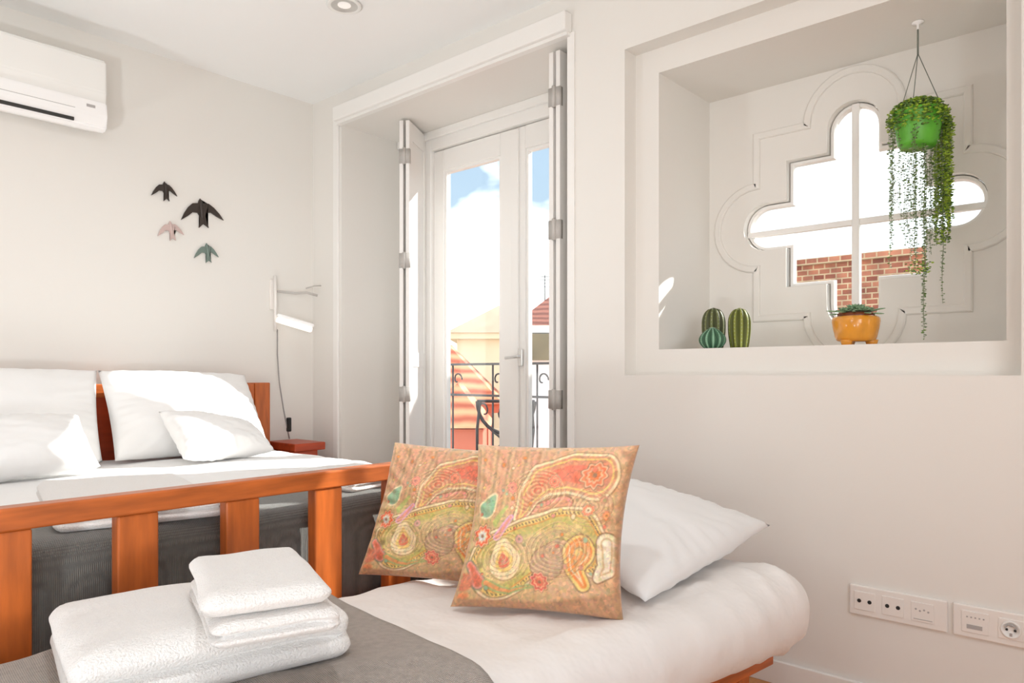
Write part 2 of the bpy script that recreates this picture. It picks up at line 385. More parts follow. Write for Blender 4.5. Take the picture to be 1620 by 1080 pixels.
# ------------------------------------------------------------------ recessed ceiling lights
def downlight():
    r = empty('ceiling_light')
    bm = bmesh.new(); lathe(bm, [(.058, -.001), (.073, -.001), (.075, -.005), (.067, -.009), (.057, -.006)], 32, capb=False, capt=False)
    link('rim', bm, M['ac'], r, True)
    bm = bmesh.new(); lathe(bm, [(.0575, -.006), (.05, -.002), (.028, .0)], 32, capb=False, capt=False); link('reflector', bm, M['chrome'], r, True)
    bm = bmesh.new(); lathe(bm, [(.028, -.003), (.001, -.004)], 24); link('lens', bm, M['led'], r)
    return r
cl = downlight(); cl.location = (1.86, 2.63, ZC-.001); tag(cl, 'small round recessed downlight with chrome ring in the white ceiling', 'ceiling light')
# ------------------------------------------------------------------ swallows on the wall
SWR = [(0, .42), (.06, .34), (.10, .25), (.30, .24), (.48, .10), (.66, -.12), (.80, -.36), (.54, -.22), (.34, -.08), (.16, -.10), (.11, -.20), (.13, -.40), (.18, -.64), (.07, -.55)]
SW = SWR+[(0, -.50)]+[(-x, y) for x, y in SWR[:0:-1]]
def bird(x, z, s, rot, fold, m, label, lab2=None):
    r = empty('ceramic_swallow', (x, YA, z)); bm = bmesh.new()
    c, sn = math.cos(rot), math.sin(rot)
    def f(px, py, h):
        if px > 0: px *= fold
        k = 1-h*4.0 if h > .02 else 1
        dome = h
        q = (px*c-py*sn)*s, (px*sn+py*c)*s
        return (q[0], -dome*1.0-.004, q[1])
    a = [bm.verts.new(f(x_, y_, .0)) for x_, y_ in SW]; b = [bm.verts.new(f(x_, y_, .007)) for x_, y_ in SW]
    n = len(SW)
    for i in range(n): bm.faces.new((a[i], a[(i+1) % n], b[(i+1) % n], b[i]))
    fb = bm.faces.new(b); fa = bm.faces.new(a[::-1]); bmesh.ops.triangulate(bm, faces=[fa, fb])
    link('wings', bm, m, r)
    bm = bmesh.new(); R = Matrix.Rotation(-rot, 3, 'Y')
    ellipsoid(bm, R @ Vector((0, -.008, .02*s)), .075*s, .010, .38*s, R, 12, 8); link('torso', bm, m, r, True)
    tag(r, label, 'wall ornament'); return r
bird(1.568, 1.966, .092, .14, .74, M['birdk'], 'dark brown swallow ornament on the wall, upper left of the four')
bird(1.752, 1.892, .142, .14, 1.0, M['birdk'], 'largest dark brown swallow ornament on the wall, wings wide open')
bird(1.597, 1.772, .092, .18, .80, M['birdp'], 'pale pink swallow ornament on the wall, faintest of the four')
bird(1.784, 1.684, .096, .15, .72, M['birdg'], 'teal grey swallow ornament on the wall, lowest of the four')
# ------------------------------------------------------------------ reading lamp
lamp = tag(empty('wall_reading_lamp', (2.16, YA, 1.45)), 'slim pale wall lamp with lit bar head above the bedside shelf', 'lamp')
bm = bmesh.new(); box(bm, -.02, .02, -.02, 0, -.05, .12, bev=.005); link('wall_plate', bm, M['plastic'], lamp)
tb('lamp_stem', M['plastic'], lamp, [(0, -.03, .14), (0, -.035, 0), (.0, -.035, -.17)], .009)
tb('lamp_arm', M['hinge'], lamp, [(0, -.02, .055), (.05, -.06, .05), (.09, -.09, .045), (.14, -.13, .05), (.19, -.16, .035)], .007)
bm = bmesh.new(); lathe(bm, [(.10, -.09), (.085, .03), (.083, .03), (.098, -.088)], 32, c=(.09, -.12, .02), capb=False, capt=False)
tb('shade_arm', M['hinge'], lamp, [(.14, -.12, .075), (.18, -.14, .09), (.22, -.15, .095)], .004)
bm = bmesh.new(); box(bm, -.105, .105, -.024, .024, -.006, .016, bev=.01); head = link('lamp_head', bm, M['acw'], lamp, False, (.085, -.10, -.115), (0, math.radians(16), math.radians(-25)))
bm = bmesh.new(); box(bm, -.10, .10, -.026, .022, -.034, -.006, bev=.008); link('diffuser', bm, M['glow'], head)
pts = [(.012, -.035, -.16), (.012, -.035, -.30), (.02, -.04, -.45), (.04, -.05, -.6), (.06, -.06, -.72), (.072, -.06, -.775)]
tb('power_cord', M['cord'], lamp, pts, .0035, 6)
bm = bmesh.new(); box(bm, .056, .080, -.073, -.051, -.735, -.655, bev=.006); link('cord_switch', bm, M['black'], lamp)
# ------------------------------------------------------------------ bedside shelf table
ns = tag(empty('bedside_table', (2.215, 3.58, 0)), 'small orange-brown wooden bedside table right of the bed', 'bedside table')
bx('tabletop', M['woodd'], ns, -.095, .095, -.14, .145, .625, .667, bev=.005)
bx('drawer_box', M['woodd'], ns, -.09, .055, -.125, .14, .50, .625, bev=.004)
for sx in (-.09, .025):
    for sy in (-.13, .12): bx('leg', M['woodd'], ns, sx-.0, sx+.03, sy, sy+.03, 0, .50)
# ------------------------------------------------------------------ double bed
bed = tag(empty('double_bed', (1.17, 2.7, 0)), 'orange wood double bed with slatted footboard', 'bed')
def bedp(name, m, x0, x1, y0, y1, z0, z1, bev=.005, parent=bed):
    bm = bmesh.new(); box(bm, x0-1.17, x1-1.17, y0-2.7, y1-2.7, z0, z1, bev=bev); return link(name, bm, m, parent)
FB = 1.735
bedp('footboard_rail', M['wood'], .20, 2.06, FB, FB+.05, .720, .768)
bedp('footboard_bottom_rail', M['wood'], .29, 1.97, FB+.005, FB+.045, .28, .36)
for i in range(7):
    x = .418+.254*i
    bedp('footboard_slat', M['woodv'], x-.045, x+.045, FB+.006, FB+.044, .36, .720)
for x in (.20, 1.97):
    bedp('leg', M['woodv'], x, x+.09, FB, FB+.05, 0, .720)
    bedp('leg', M['woodv'], x+(.04 if x > 1 else -.02), x+.09+(.04 if x > 1 else -.02), 3.655, 3.715, 0, .993)
bedp('headboard', M['woodd'], .27, 2.01, 3.665, 3.705, .34, .97)
bedp('headboard_top', M['wood'], .27, 2.01, 3.66, 3.71, .93, .993)
bedp('headboard_panel', M['woodv'], 1.93, 2.005, 3.652, 3.665, .40, .985)
for x in (.285, 2.012): bedp('side_rail', M['wood'], x, x+.03, FB+.05, 3.66, .26, .40)
bedp('slat_base', M['woodd'], .32, 2.02, FB+.05, 3.66, .31, .335)
def wr(p, n, a=.006, s=4.0):
    return n*(a*(nz(p.x, p.y, p.z, s)+.5*nz(p.x+3, p.y*1.3, p.z, s*2.3)))
bm = rbox(.34, 2.01, 1.87, 3.64, .345, .62, .05, .05); mt = link('mattress', bm, M['sheet'], None, True); tag(mt, 'white sheeted mattress lying in the orange wood bed', 'mattress')
def duv(p, n):
    d = wr(p, n, .010, 3.2)
    if p.y < 2.9: pass
    return d
def sheet_shell(name, xa, xb, ya, yb, ztop, zdrop, th, m, dispf, nx=70, ny=60, foot=True, side=True, r=.05):
    """cloth laid over the mattress: runs over the top and down the right side and the foot end"""
    bm = bmesh.new(); rows = []
    # path across x: up the left side, top, down the right side
    def prof(lo, hi, drop_lo, drop_hi, n):
        P = []
        if drop_lo:
            for k in range(5): P.append((lo, -drop_lo*(1-k/5)-r*(k/5)))
            for k in range(4):
                a = math.pi*(1-k/4/2) ; P.append((lo+r+r*math.cos(a), -r+r*math.sin(a)))
        for k in range(n+1):
            s = k/n; P.append(((lo+(r if drop_lo else 0))*(1-s)+(hi-(r if drop_hi else 0))*s, 0))
        if drop_hi:
            for k in range(1, 5):
                a = math.pi/2*(1-k/4); P.append((hi-r+r*math.cos(a), -r+r*math.sin(a)))
            for k in range(1, 6): P.append((hi, -r-(drop_hi-r)*k/5))
        return P
    PX = prof(xa, xb, zdrop if side else 0, zdrop if side else 0, nx); PY = prof(ya, yb, zdrop if foot else 0, 0, ny)
    for (x, dx) in PX:
        row = []
        for (y, dy) in PY:
            z = ztop+min(dx, dy) if (dx == 0 or dy == 0) else ztop+min(dx, dy)
            p = Vector((x, y, z)); q = p.copy(); q += dispf(p, Vector((0, 0, 1)))
            if dx < -r: q.x += (1 if x > (xa+xb)/2 else -1)*abs(.008*math.sin(y*26+nz(y, 0, 0, 2)*3))*min(1, -dx/.1)
            if dy < -r: q.y -= abs(.008*math.sin(x*24+2*nz(x, 0, 1, 3)))*min(1, -dy/.1)
            row.append(bm.verts.new(q))
        rows.append(row)
    for A, B in zip(rows, rows[1:]):
        for k in range(len(PY)-1): bm.faces.new((A[k], A[k+1], B[k+1], B[k]))
    o = link(name, bm, m, None, True)
    md = o.modifiers.new('thickness', 'SOLIDIFY'); md.thickness = th; md.offset = 1
    return o
dv = sheet_shell('duvet', .325, 2.025, 1.858, 3.56, .632, .20, .014, M['sheet'], lambda p, n: n*(.010*nz(p.x, p.y, 0, 3.5)+.006*nz(p.x*.6+7, p.y*2.2, 0, 5)+.004), foot=True)
tag(dv, 'white duvet spread over the double bed', 'duvet')
bt = sheet_shell('bed_throw', .300, 2.050, 1.832, 2.22, .658, .31, .010, M['bthrow'], lambda p, n: n*(.008*nz(p.x, p.y, 0, 3.5)+.003), ny=20)
tag(bt, 'dark grey knitted throw across the foot of the double bed', 'throw')
# ------------------------------------------------------------------ pillows
def smooth01(x): x = max(0., min(1., x)); return x*x*(3-2*x)
def pillow(name, A, B, Cc, D, th, m, seed, pinch=.05, wr_=.006, N=44, paint=None, expo=.42, parent=None, bias=.5, flop=None):
    """A bottom left, B bottom right, Cc top right, D top left: the four corner tips; thickness th"""
    A, B, Cc, D = map(Vector, (A, B, Cc, D)); bm = bmesh.new()
    ctr = (A+B+Cc+D)/4; nrm = (B-A+Cc-D).cross(D-A+Cc-B).normalized()
    col = bm.loops.layers.float_color.new('pattern') if paint is not None else None
    front, back = {}, {}
    def P(i, j, sgn):
        u, v = i/N*2-1, j/N*2-1
        us = u*(1-pinch*(1-v*v)); vs = v*(1-pinch*.4*(1-u*u))
        s, t = (us+1)/2, (vs+1)/2
        p = A*(1-s)*(1-t)+B*s*(1-t)+Cc*s*t+D*(1-s)*t
        h = ((1-u*u)*(1-v*v))**expo if abs(u) < 1 and abs(v) < 1 else 0
        k = th*(bias if sgn > 0 else 1-bias)*h
        w = wr_*(nz(u*1.6+seed, v*1.6, seed, 1.7)*1.3+.8*nz(u*3+seed, v*3, seed, 1.9))*min(1, h*2)
        e = max(abs(u), abs(v))   # gathers along the seams
        ang = math.atan2(v, u); g = wr_*.7*math.sin(ang*34+seed)*smooth01((e-.55)/.3)*(1-smooth01((e-.93)/.07))
        q = p+nrm*sgn*(k+w+g*.6)
        if flop: q += flop(u, v)
        return q
    for i in range(N+1):
        for j in range(N+1):
            front[i, j] = bm.verts.new(P(i, j, 1))
            back[i, j] = front[i, j] if i in (0, N) or j in (0, N) else bm.verts.new(P(i, j, -1))
    for i in range(N):
        for j in range(N):
            f = bm.faces.new((front[i, j], front[i+1, j], front[i+1, j+1], front[i, j+1]))
            g = bm.faces.new((back[i, j], back[i, j+1], back[i+1, j+1], back[i+1, j]))
            if paint is not None:
                for l, (a, b) in zip(f.loops, ((i, j), (i+1, j), (i+1, j+1), (i, j+1))): l[col] = paint[a, b]
                for l, (a, b) in zip(g.loops, ((i, j), (i, j+1), (i+1, j+1), (i+1, j))): l[col] = paint[0, 0]*0+np.array(srgb(196, 150, 112))
    for v in bm.verts: v.co -= ctr
    o = link(name, bm, m, parent, True, ctr); return o
o = pillow('pillow', (1.20, 3.36, .665), (1.93, 3.36, .665), (1.915, 3.59, 1.035), (1.21, 3.59, 1.055), .20, M['case'], 1, .03); tag(o, 'large white pillow standing against the headboard, right one of the pair', 'pillow')
o = pillow('pillow', (.40, 3.36, .665), (1.15, 3.36, .665), (1.205, 3.59, 1.055), (.43, 3.59, 1.055), .20, M['case'], 5, .03); tag(o, 'large white pillow standing against the headboard, left one, cut by the frame', 'pillow')
o = pillow('pillow', (1.37, 3.08, .680), (1.82, 3.13, .680), (1.78, 3.30, .79), (1.345, 3.27, .875), .17, M['case'], 9, .06, .007); tag(o, 'small white pillow leaning in front of the right large pillow', 'pillow')
o = pillow('pillow', (.42, 3.04, .680), (1.04, 3.05, .680), (1.03, 3.27, .870), (.46, 3.27, .870), .17, M['case'], 12, .03, .007); tag(o, 'small white pillow leaning in front of the left large pillow', 'pillow')
# ------------------------------------------------------------------ towels
def towel(name, w, d, t, layers, seed, m=None):
    """a folded towel: soft slab whose layers show as creases on three sides and join in a round fold on the -x side"""
    m = m or M['towel']; th = t/layers
    def disp(p, n):
        out = Vector((0, 0, 0)); side = 1-abs(n.z)
        g = 0
        for k in range(1, layers): g += math.exp(-((p.z-th*k-.004*nz(p.x*3, p.y*3, seed, 2))/.0045)**2)
        fold = smooth01((p.x+w/2)/.05)
        edge = Vector((n.x, n.y, 0))
        bulge = .006*abs(math.sin(math.pi*p.z/th))
        out += edge*(bulge*side-.022*g*side*fold)
        out += Vector((0, 0, 1))*(.006*nz(p.x+seed, p.y, seed, 5)+.0025*nz(p.x+seed, p.y, 2, 14))*min(1, p.z/t*1.5)
        out += edge*.007*nz(p.x*2+seed, p.y*2, p.z*6, 2.2)
        sag = smooth01((max(abs(p.x)/(w/2), abs(p.y)/(d/2))-.7)/.3); out.z -= .10*t*sag*(p.z/t)
        return out
    bm = rbox(-w/2, w/2, -d/2, d/2, 0, t, min(.022, t*.45), (.011, .011, .004), disp)
    return link(name, bm, m, None, True)
# ------------------------------------------------------------------ daybed (turned a little from the wall)
RZ = math.radians(-7); ca, sa = math.cos(RZ), math.sin(RZ)
def uv(u, v, z=0): return Vector((u*ca-v*sa, u*sa+v*ca, z))
db = tag(empty('daybed', (0, 0, 0), RZ), 'low wooden daybed frame under the pale grey mattress', 'daybed')
V0, V1, U1 = .955, 1.70, 1.975
bx('front_rail', M['wood'], db, .0, U1-.10, V0+.085, V0+.115, .235, .275, bev=.004)
bx('back_rail', M['wood'], db, .0, U1-.10, V1-.07, V1-.04, .225, .275, bev=.004)
bx('end_rail', M['wood'], db, U1-.13, U1-.10, V0+.115, V1-.07, .235, .275, bev=.004)
bx('slat_base', M['woodd'], db, .0, U1-.13, V0+.115, V1-.07, .262, .278)
for u in (.05, U1-.22):
    for v in (V0+.12, V1-.13): bx('leg', M['woodv'], db, u, u+.055, v, v+.055, 0, .225, bev=.004)
def fut(p, n):
    end = smooth01((p.x-1.55)/.45)
    w = .009*nz(p.x, p.y, p.z, 3.0)+.006*nz(p.x*2.4+2, p.y*.9+p.x, p.z, 4.5)
    q = p.x*1.5-p.y*.55+p.z*.6+.05*nz(p.x, p.y, p.z, 4)
    w += .018*(1-abs(2*((q*6.5) % 1)-1))**2*(.15+end)*(.5+nz(p.x*.5, p.y*2, p.z, 3))
    q2 = p.x*.25+p.y*1.1-p.z*.3+.06*nz(p.x, p.y, 3, 3)
    w += .009*(1-abs(2*((q2*5) % 1)-1))**3*(1-end)*(.6+nz(p.x*2, p.y*.5, 1, 2))
    up = Vector((0, 0, 0))
    if p.z > .4: up.z -= .016*math.exp(-((p.x-1.35)**2+(p.y-1.35)**2)/.12)
    return n*w+up
bm = rbox(.0, U1, V0, V1, .28, .492, .10, .014, fut)
fm = link('daybed_mattress', bm, M['futon'], None, True, rot=(0, 0, RZ)); tag(fm, 'thick pale grey mattress with wrinkled sheet on the daybed', 'mattress')
# throw over the near half of the daybed
def throw_day():
    bm = bmesh.new(); rows = []
    r = .10; prof = []
    for k in range(7): prof.append((V0-.004, .30+(.392-.30)*k/7, 0))
    for k in range(9): a = math.pi-math.pi/2*k/8; prof.append((V0+r+r*math.cos(a), .392+r*math.sin(a), 0))
    for k in range(1, 27): prof.append((V0+r+(V1-V0-2*r)*k/27, .492, 0))
    for k in range(9): a = math.pi/2-math.pi/2*k/8; prof.append((V1-r+r*math.cos(a), .392+r*math.sin(a), 0))
    for k in range(1, 6): prof.append((V1+.004, .392-.1*k/6, 0))
    NU = 60
    for i in range(NU+1):
        u = .02+(.825-.02)*i/NU; row = []
        for (v, z, _) in prof:
            ue = u+(.012*nz(v, 3, 0, 5) if i == NU else 0)
            p = Vector((u, v, z)); n = Vector((0, v-min(max(v, V0+r), V1-r), z-min(z, .392)))
            n = n.normalized() if n.length > 1e-5 else Vector((0, 0, 1))
            base = p+fut(p, n)
            q = base+n*(.010+.004*abs(nz(u, v, 4, 8)))
            q.x = ue; row.append(bm.verts.new(q))
        rows.append(row)
    for A, B in zip(rows, rows[1:]):
        for k in range(len(prof)-1): bm.faces.new((A[k], A[k+1], B[k+1], B[k]))
    o = link('daybed_throw', bm, M['throw'], None, True, rot=(0, 0, RZ)); md = o.modifiers.new('thickness', 'SOLIDIFY'); md.thickness = .010; md.offset = 1
    return o
tag(throw_day(), 'taupe grey knitted throw lying across the daybed under the towels', 'throw')
# towels on the daybed
tw = towel('bath_towel', .44, .37, .10, 2, 3); tw.location = (.625, 1.345, .516); tw.rotation_euler = (0, 0, math.radians(168)); tag(tw, 'large folded white bath towel, lowest of the three on the daybed throw', 'towel')
tw = towel('hand_towel', .20, .33, .044, 2, 8); tw.location = (.664, 1.188, .617); tw.rotation_euler = (0, 0, math.radians(161)); tag(tw, 'folded white hand towel in the middle of the daybed towel stack', 'towel')
tw = towel('face_towel', .19, .31, .038, 1, 15); tw.location = (.660, 1.197, .662); tw.rotation_euler = (0, 0, math.radians(159)); tag(tw, 'small folded white towel on top of the daybed towel stack', 'towel')
# towels on the bed
tw = towel('bath_towel', .38, .62, .055, 2, 21, M['towel']); tw.location = (.80, 2.16, .668); tw.rotation_euler = (0, 0, math.radians(-12)); tag(tw, 'folded white towel on the double bed behind the left footboard slats', 'towel')
tw = towel('bath_towel', .36, .36, .045, 2, 27, M['towel']); tw.location = (1.50, 2.07, .668); tw.rotation_euler = (0, 0, math.radians(8)); tag(tw, 'folded white towel on the double bed behind the right end of the footboard', 'towel')
# ------------------------------------------------------------------ paisley pattern
def paisley(N):
    g = np.linspace(0, 1, N+1); U, V = np.meshgrid(g, g, indexing='ij')
    rs = np.random.RandomState(7)
    def fbm(fx, fy, ph):
        s = np.zeros_like(U)
        for k in range(6):
            a, b, c = rs.uniform(-1, 1, 3); s += np.sin((U*a*fx+V*b*fy)*6.28+c*6.28+ph)
        return s/6
    Uw, Vw = U+.012*fbm(5, 5, 0), V+.012*fbm(5, 5, 2)
    L = lambda r, g_, b: np.array(srgb(r, g_, b)[:3])
    col = np.zeros(U.shape+(3,)); col[:] = L(216, 174, 132)
    def lay(mask, c, a=1.0):
        m = np.clip(mask, 0, 1)[..., None]*a; col[:] = col*(1-m)+np.asarray(c)*m
    def sm(x, w): return np.clip(x/w+.5, 0, 1)
    # ground tints
    lay(sm(.35-np.hypot(Uw-.25, Vw-.35), .3), L(206, 182, 122), .75)
    lay(sm(.25-np.hypot(Uw-.52, Vw-.98), .3), L(226, 176, 140), .5)
    lay(sm(.33-np.hypot(Uw-.16, Vw-.86), .1)*(.5+.5*np.sin(U*150+3*fbm(2, 2, 1))), L(150, 120, 92), .6)
    lay(sm(.30-np.hypot(Uw-.2, Vw-.84), .1)*(.5+.5*np.sin(U*62+2)), L(230, 160, 130), .6)
    def field(sp):
        f = np.full(U.shape, 9.)
        P = []
        for (a, b) in zip(sp, sp[1:]):
            for k in range(10): s = k/10; P.append([a[q]*(1-s)+b[q]*s for q in range(3)])
        P.append(sp[-1])
        for (x, y, r) in P: f = np.minimum(f, (np.hypot(Uw-x, Vw-y)-r))
        return f
    def bands(sp, L_):
        f = field(sp)
        for (off, c) in L_:
            if c is None: continue
            lay(sm(-(f+off), .008), c)
        return f
    cream, coral, orange, olive, brown, teal, pink, yel = L(246, 222, 176), L(228, 112, 84), L(240, 140, 62), L(196, 182, 100), L(140, 104, 74), L(138, 186, 150), L(232, 150, 132), L(238, 204, 116)
    # coral paisley along the top
    bands([(.80, .80, .13), (.64, .82, .11), (.48, .77, .09), (.40, .66, .06), (.36, .54, .03)], [(-.022, brown), (-.016, cream), (.0, L(214, 150, 112)), (.018, yel), (.028, L(216, 140, 104)), (.06, coral)])
    bands([(.62, .62, .055), (.5, .58, .05), (.42, .48, .03)], [(-.01, brown), (0, pink), (.02, L(214, 150, 112))])
    # long arc of dark stitches
    f = bands([(.27, .26, .19), (.44, .35, .165), (.60, .46, .12), (.74, .49, .10), (.84, .40, .085), (.83, .29, .05)], [(-.03, brown), (-.024, cream), (-.010, L(170, 140, 100)), (.0, yel), (.022, L(214, 150, 70)), (.032, olive), (.075, L(214, 190, 122)), (.10, L(196, 170, 120))])
    a = np.sin((U*1.3+V)*190); lay((np.abs(f+.012) < .007)*(a > 0), L(90, 76, 66), .8)
    # satin lozenge inside and the spiral
    bands([(.56, .28, .10), (.63, .38, .055)], [(0, brown), (.006, L(190, 156, 124))])
    bands([(.78, .17, .03), (.73, .26, .05), (.76, .35, .09)], [(-.014, brown), (-.006, yel), (.010, orange), (.028, cream), (.036, L(226, 150, 70)), (.058, brown), (.064, yel)])
    th = np.arctan2(Vw-.35, Uw-.76); rr = np.hypot(Uw-.76, Vw-.35)
    lay((rr < .085)*(np.sin(th+rr*110) > .2), orange, .7)
    # cream oval lower left
    bands([(.30, .27, .10), (.27, .36, .05)], [(-.008, L(170, 150, 90)), (0, cream), (.04, yel), (.062, coral), (.085, pink)])
    bands([(.15, .14, .05), (.07, .24, .03)], [(0, L(120, 130, 110)), (.008, pink), (.02, coral)])
    lay(sm(.05-np.hypot(Uw-.06, Vw-.14), .02), coral, .8); lay(sm(.045-np.hypot(Uw-.06, Vw-.04), .02), L(236, 130, 80), .8)
    bands([(.2, .14, .025), (.35, .10, .02), (.5, .14, .01)], [(0, L(150, 176, 110)), (.01, L(226, 150, 90))])
    # teal leaves
    bands([(.12, .58, .05), (.16, .66, .01)], [(-.012, cream), (0, teal)]); bands([(.20, .50, .02), (.26, .60, .01)], [(0, L(180, 190, 110))]); bands([(.22, .42, .015), (.30, .54, .008)], [(-.01, L(226, 170, 200)), (0, pink)])
    for (fx, fy, w_) in ((.45, .70, .13), (.62, .36, .16), (.28, .3, .14), (.8, .62, .1)):   # embroidered contour lines
        d = np.hypot((Uw-fx)*1.0, (Vw-fy)*1.25+.5*(Uw-fx)*(Uw-fx)); lay((np.sin(d*230+4*fbm(3, 3, 1)) > .55)*(d < w_+.05), L(236, 206, 150), .45); lay((np.sin(d*230+2+4*fbm(3, 3, 1)) > .75)*(d < w_+.05), L(150, 104, 72), .45)
    # rosettes
    def ros(x, y, r, c1, c2):
        d = np.hypot(Uw-x, Vw-y); t = np.arctan2(Vw-y, Uw-x); pet = r*(1+.12*np.cos(t*9))
        for k, c in ((1.25, brown), (1.15, L(236, 180, 140)), (1.0, c1), (.72, L(246, 170, 130)), (.52, c2), (.2, brown)): lay(sm(pet*k-d, .006), c)
    ros(.79, .80, .066, L(236, 120, 72), L(232, 110, 40)); ros(.53, .165, .045, L(222, 92, 82), coral); ros(.115, .42, .055, L(236, 92, 52), L(220, 226, 214))
    ros(.55, .76, .035, L(236, 110, 84), coral); ros(.28, .72, .032, L(232, 130, 120), pink); ros(.79, .60, .03, L(236, 120, 80), cream); ros(.90, .57, .025, L(206, 116, 60), orange)
    ros(.87, .66, .022, L(170, 120, 96), L(206, 170, 140)); ros(.38, .41, .0 + .022, L(190, 150, 160), L(150, 130, 130))
    for k in range(46):
        x, y, r = rs.uniform(.03, .93), rs.uniform(.05, .95), rs.uniform(.007, .014)
        if x > .6 and y < .2: continue
        c = [coral, teal, cream, orange, pink, yel, L(160, 150, 90)][rs.randint(7)]
        d = np.hypot(Uw-x, Vw-y); lay(sm(r*1.5-d, .006), brown, .5); lay(sm(r-d, .006), c, .9)
    # cream embroidered patch on the right, plain satin edges
    bands([(.92, .42, .06), (.93, .28, .05), (.86, .21, .02)], [(-.008, brown), (0, L(240, 226, 190)), (.025, L(206, 176, 130)), (.035, L(244, 232, 204))])
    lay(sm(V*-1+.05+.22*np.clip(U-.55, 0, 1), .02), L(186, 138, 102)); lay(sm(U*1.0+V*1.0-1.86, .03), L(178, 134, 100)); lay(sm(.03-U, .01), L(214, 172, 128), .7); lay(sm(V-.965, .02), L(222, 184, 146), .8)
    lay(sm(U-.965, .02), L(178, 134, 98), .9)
    from mathutils import kdtree
    K = 5200; kd = kdtree.KDTree(K); pts = rs.uniform(0, 1, (K, 2))
    for i in range(K): kd.insert((pts[i, 0], pts[i, 1], 0), i)
    kd.balance(); jit = rs.normal(0, 1, (K, 3)); J = np.zeros_like(col)
    for i in range(U.shape[0]):
        for j in range(U.shape[1]): J[i, j] = jit[kd.find((U[i, j], V[i, j], 0))[1]]
    col[:] = col*(1+.085*J[..., :1]+.05*J)
    lay(.5+.5*np.sin(U*90+V*30+9*fbm(3, 3, 2)), L(212, 166, 124), .16)
    col[:] = col*.92+np.array(L(204, 158, 118))*.08
    tex = 1.06+.08*fbm(40, 40, 3)+.06*np.sin(V*700)
    col *= tex[..., None]
    out = np.ones(U.shape+(4,)); out[..., :3] = np.clip(col, 0, 1); return out
NP = 230
PA = paisley(NP)
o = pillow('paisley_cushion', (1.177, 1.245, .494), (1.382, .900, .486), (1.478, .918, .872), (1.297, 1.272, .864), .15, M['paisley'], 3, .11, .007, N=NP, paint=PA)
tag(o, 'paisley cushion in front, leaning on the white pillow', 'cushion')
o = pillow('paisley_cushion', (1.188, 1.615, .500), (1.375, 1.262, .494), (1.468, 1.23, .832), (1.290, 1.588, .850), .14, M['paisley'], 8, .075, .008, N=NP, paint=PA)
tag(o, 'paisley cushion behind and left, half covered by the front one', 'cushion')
o = pillow('pillow', (1.482, .905, .505), (2.20, .900, .575), (2.05, 1.46, .69), (1.60, 1.43, .66), .15, M['case'], 17, .03, .006); tag(o, 'white pillow lying on the daybed behind the paisley cushions', 'pillow')
# ------------------------------------------------------------------ sockets
def plate(y0, y1, label):
    r = empty('socket_plate', (XB, (y0+y1)/2, .335)); w = y1-y0
    bx('face_plate', M['plastic'], r, -.011, 0, -w/2, w/2, -.046, .046, bev=.004); tag(r, label, 'wall socket'); return r, w
p1, w1 = plate(.466, .735, 'triple socket plate with four black holes, nearest the daybed'); L1 = w1/2
def onplate(r, name, y, z, dy, dz, m, d=.0135, bev=.001): return bx(name, m, r, -d, -.010, y-dy/2, y+dy/2, z-dz/2, z+dz/2, bev=bev)
for k, c in enumerate((.045, .125)):
    ins = onplate(p1, 'socket_insert', L1-c, 0, .06, .056, M['plastic'])
    for q in (-.015, .015):
        bm = bmesh.new(); tube(bm, [(-.0145, L1-c+q, .0), (-.010, L1-c+q, .0)], .006, 12); link('socket_hole', bm, M['hole'], ins)
ins = onplate(p1, 'blank_insert', L1-.205, 0, .06, .056, M['plastic'])
for q in range(4):
    bm = bmesh.new(); tube(bm, [(-.0145, L1-.188-q*.011, .008-.004*(q % 2)), (-.010, L1-.188-q*.011, .008-.004*(q % 2))], .003, 8); link('pin_hole', bm, M['greyp'], ins)
bm = bmesh.new(); box(bm, -.0142, -.010, L1-.232, L1-.182, -.022, -.020); link('label_line', bm, M['greyp'], ins)
p2, w2 = plate(.185, .452, 'socket plate with data port and round socket, at the right edge'); L2 = w2/2
ins = onplate(p2, 'data_insert', L2-.055, 0, .066, .06, M['plastic'])
bm = bmesh.new(); box(bm, -.0145, -.010, L2-.073, L2-.035, -.019, -.007); link('data_port', bm, M['greyp'], ins)
for q in range(5):
    bm = bmesh.new(); box(bm, -.0145, -.010, L2-.034-q*.010-.004, L2-.034-q*.010, .012, .016); link('status_mark', bm, M['greyp'], ins)
ins = onplate(p2, 'round_socket', L2-.14, 0, .06, .056, M['plastic'])
bm = bmesh.new(); lathe(bm, [(.024, 0), (.024, .003), (.020, .003), (.019, .0005)], 32, capt=True)
o = link('socket_well', bm, M['ac'], ins, True, (-.0135, L2-.14, 0), (0, math.radians(-90), 0))
for q in (-.0095, .0095):
    bm = bmesh.new(); tube(bm, [(-.0175, L2-.14+q, 0), (-.0135, L2-.14+q, 0)], .0032, 10); link('socket_hole', bm, M['hole'], ins)
for s in (-1, 1):
    bm = bmesh.new(); box(bm, -.0175, -.013, L2-.143, L2-.137, s*.013-.004, s*.013+.004); link('earth_clip', bm, M['greyp'], ins)
bm = bmesh.new(); tube(bm, [(-.0172, L2-.14+.014*math.cos(a), .014*math.sin(a)) for a in [math.radians(20+14*k) for k in range(11)]], .0022, 6); link('socket_shade_ring', bm, M['greyp'], ins)
onplate(p2, 'second_round_socket', L2-.222, 0, .06, .056, M['plastic'])
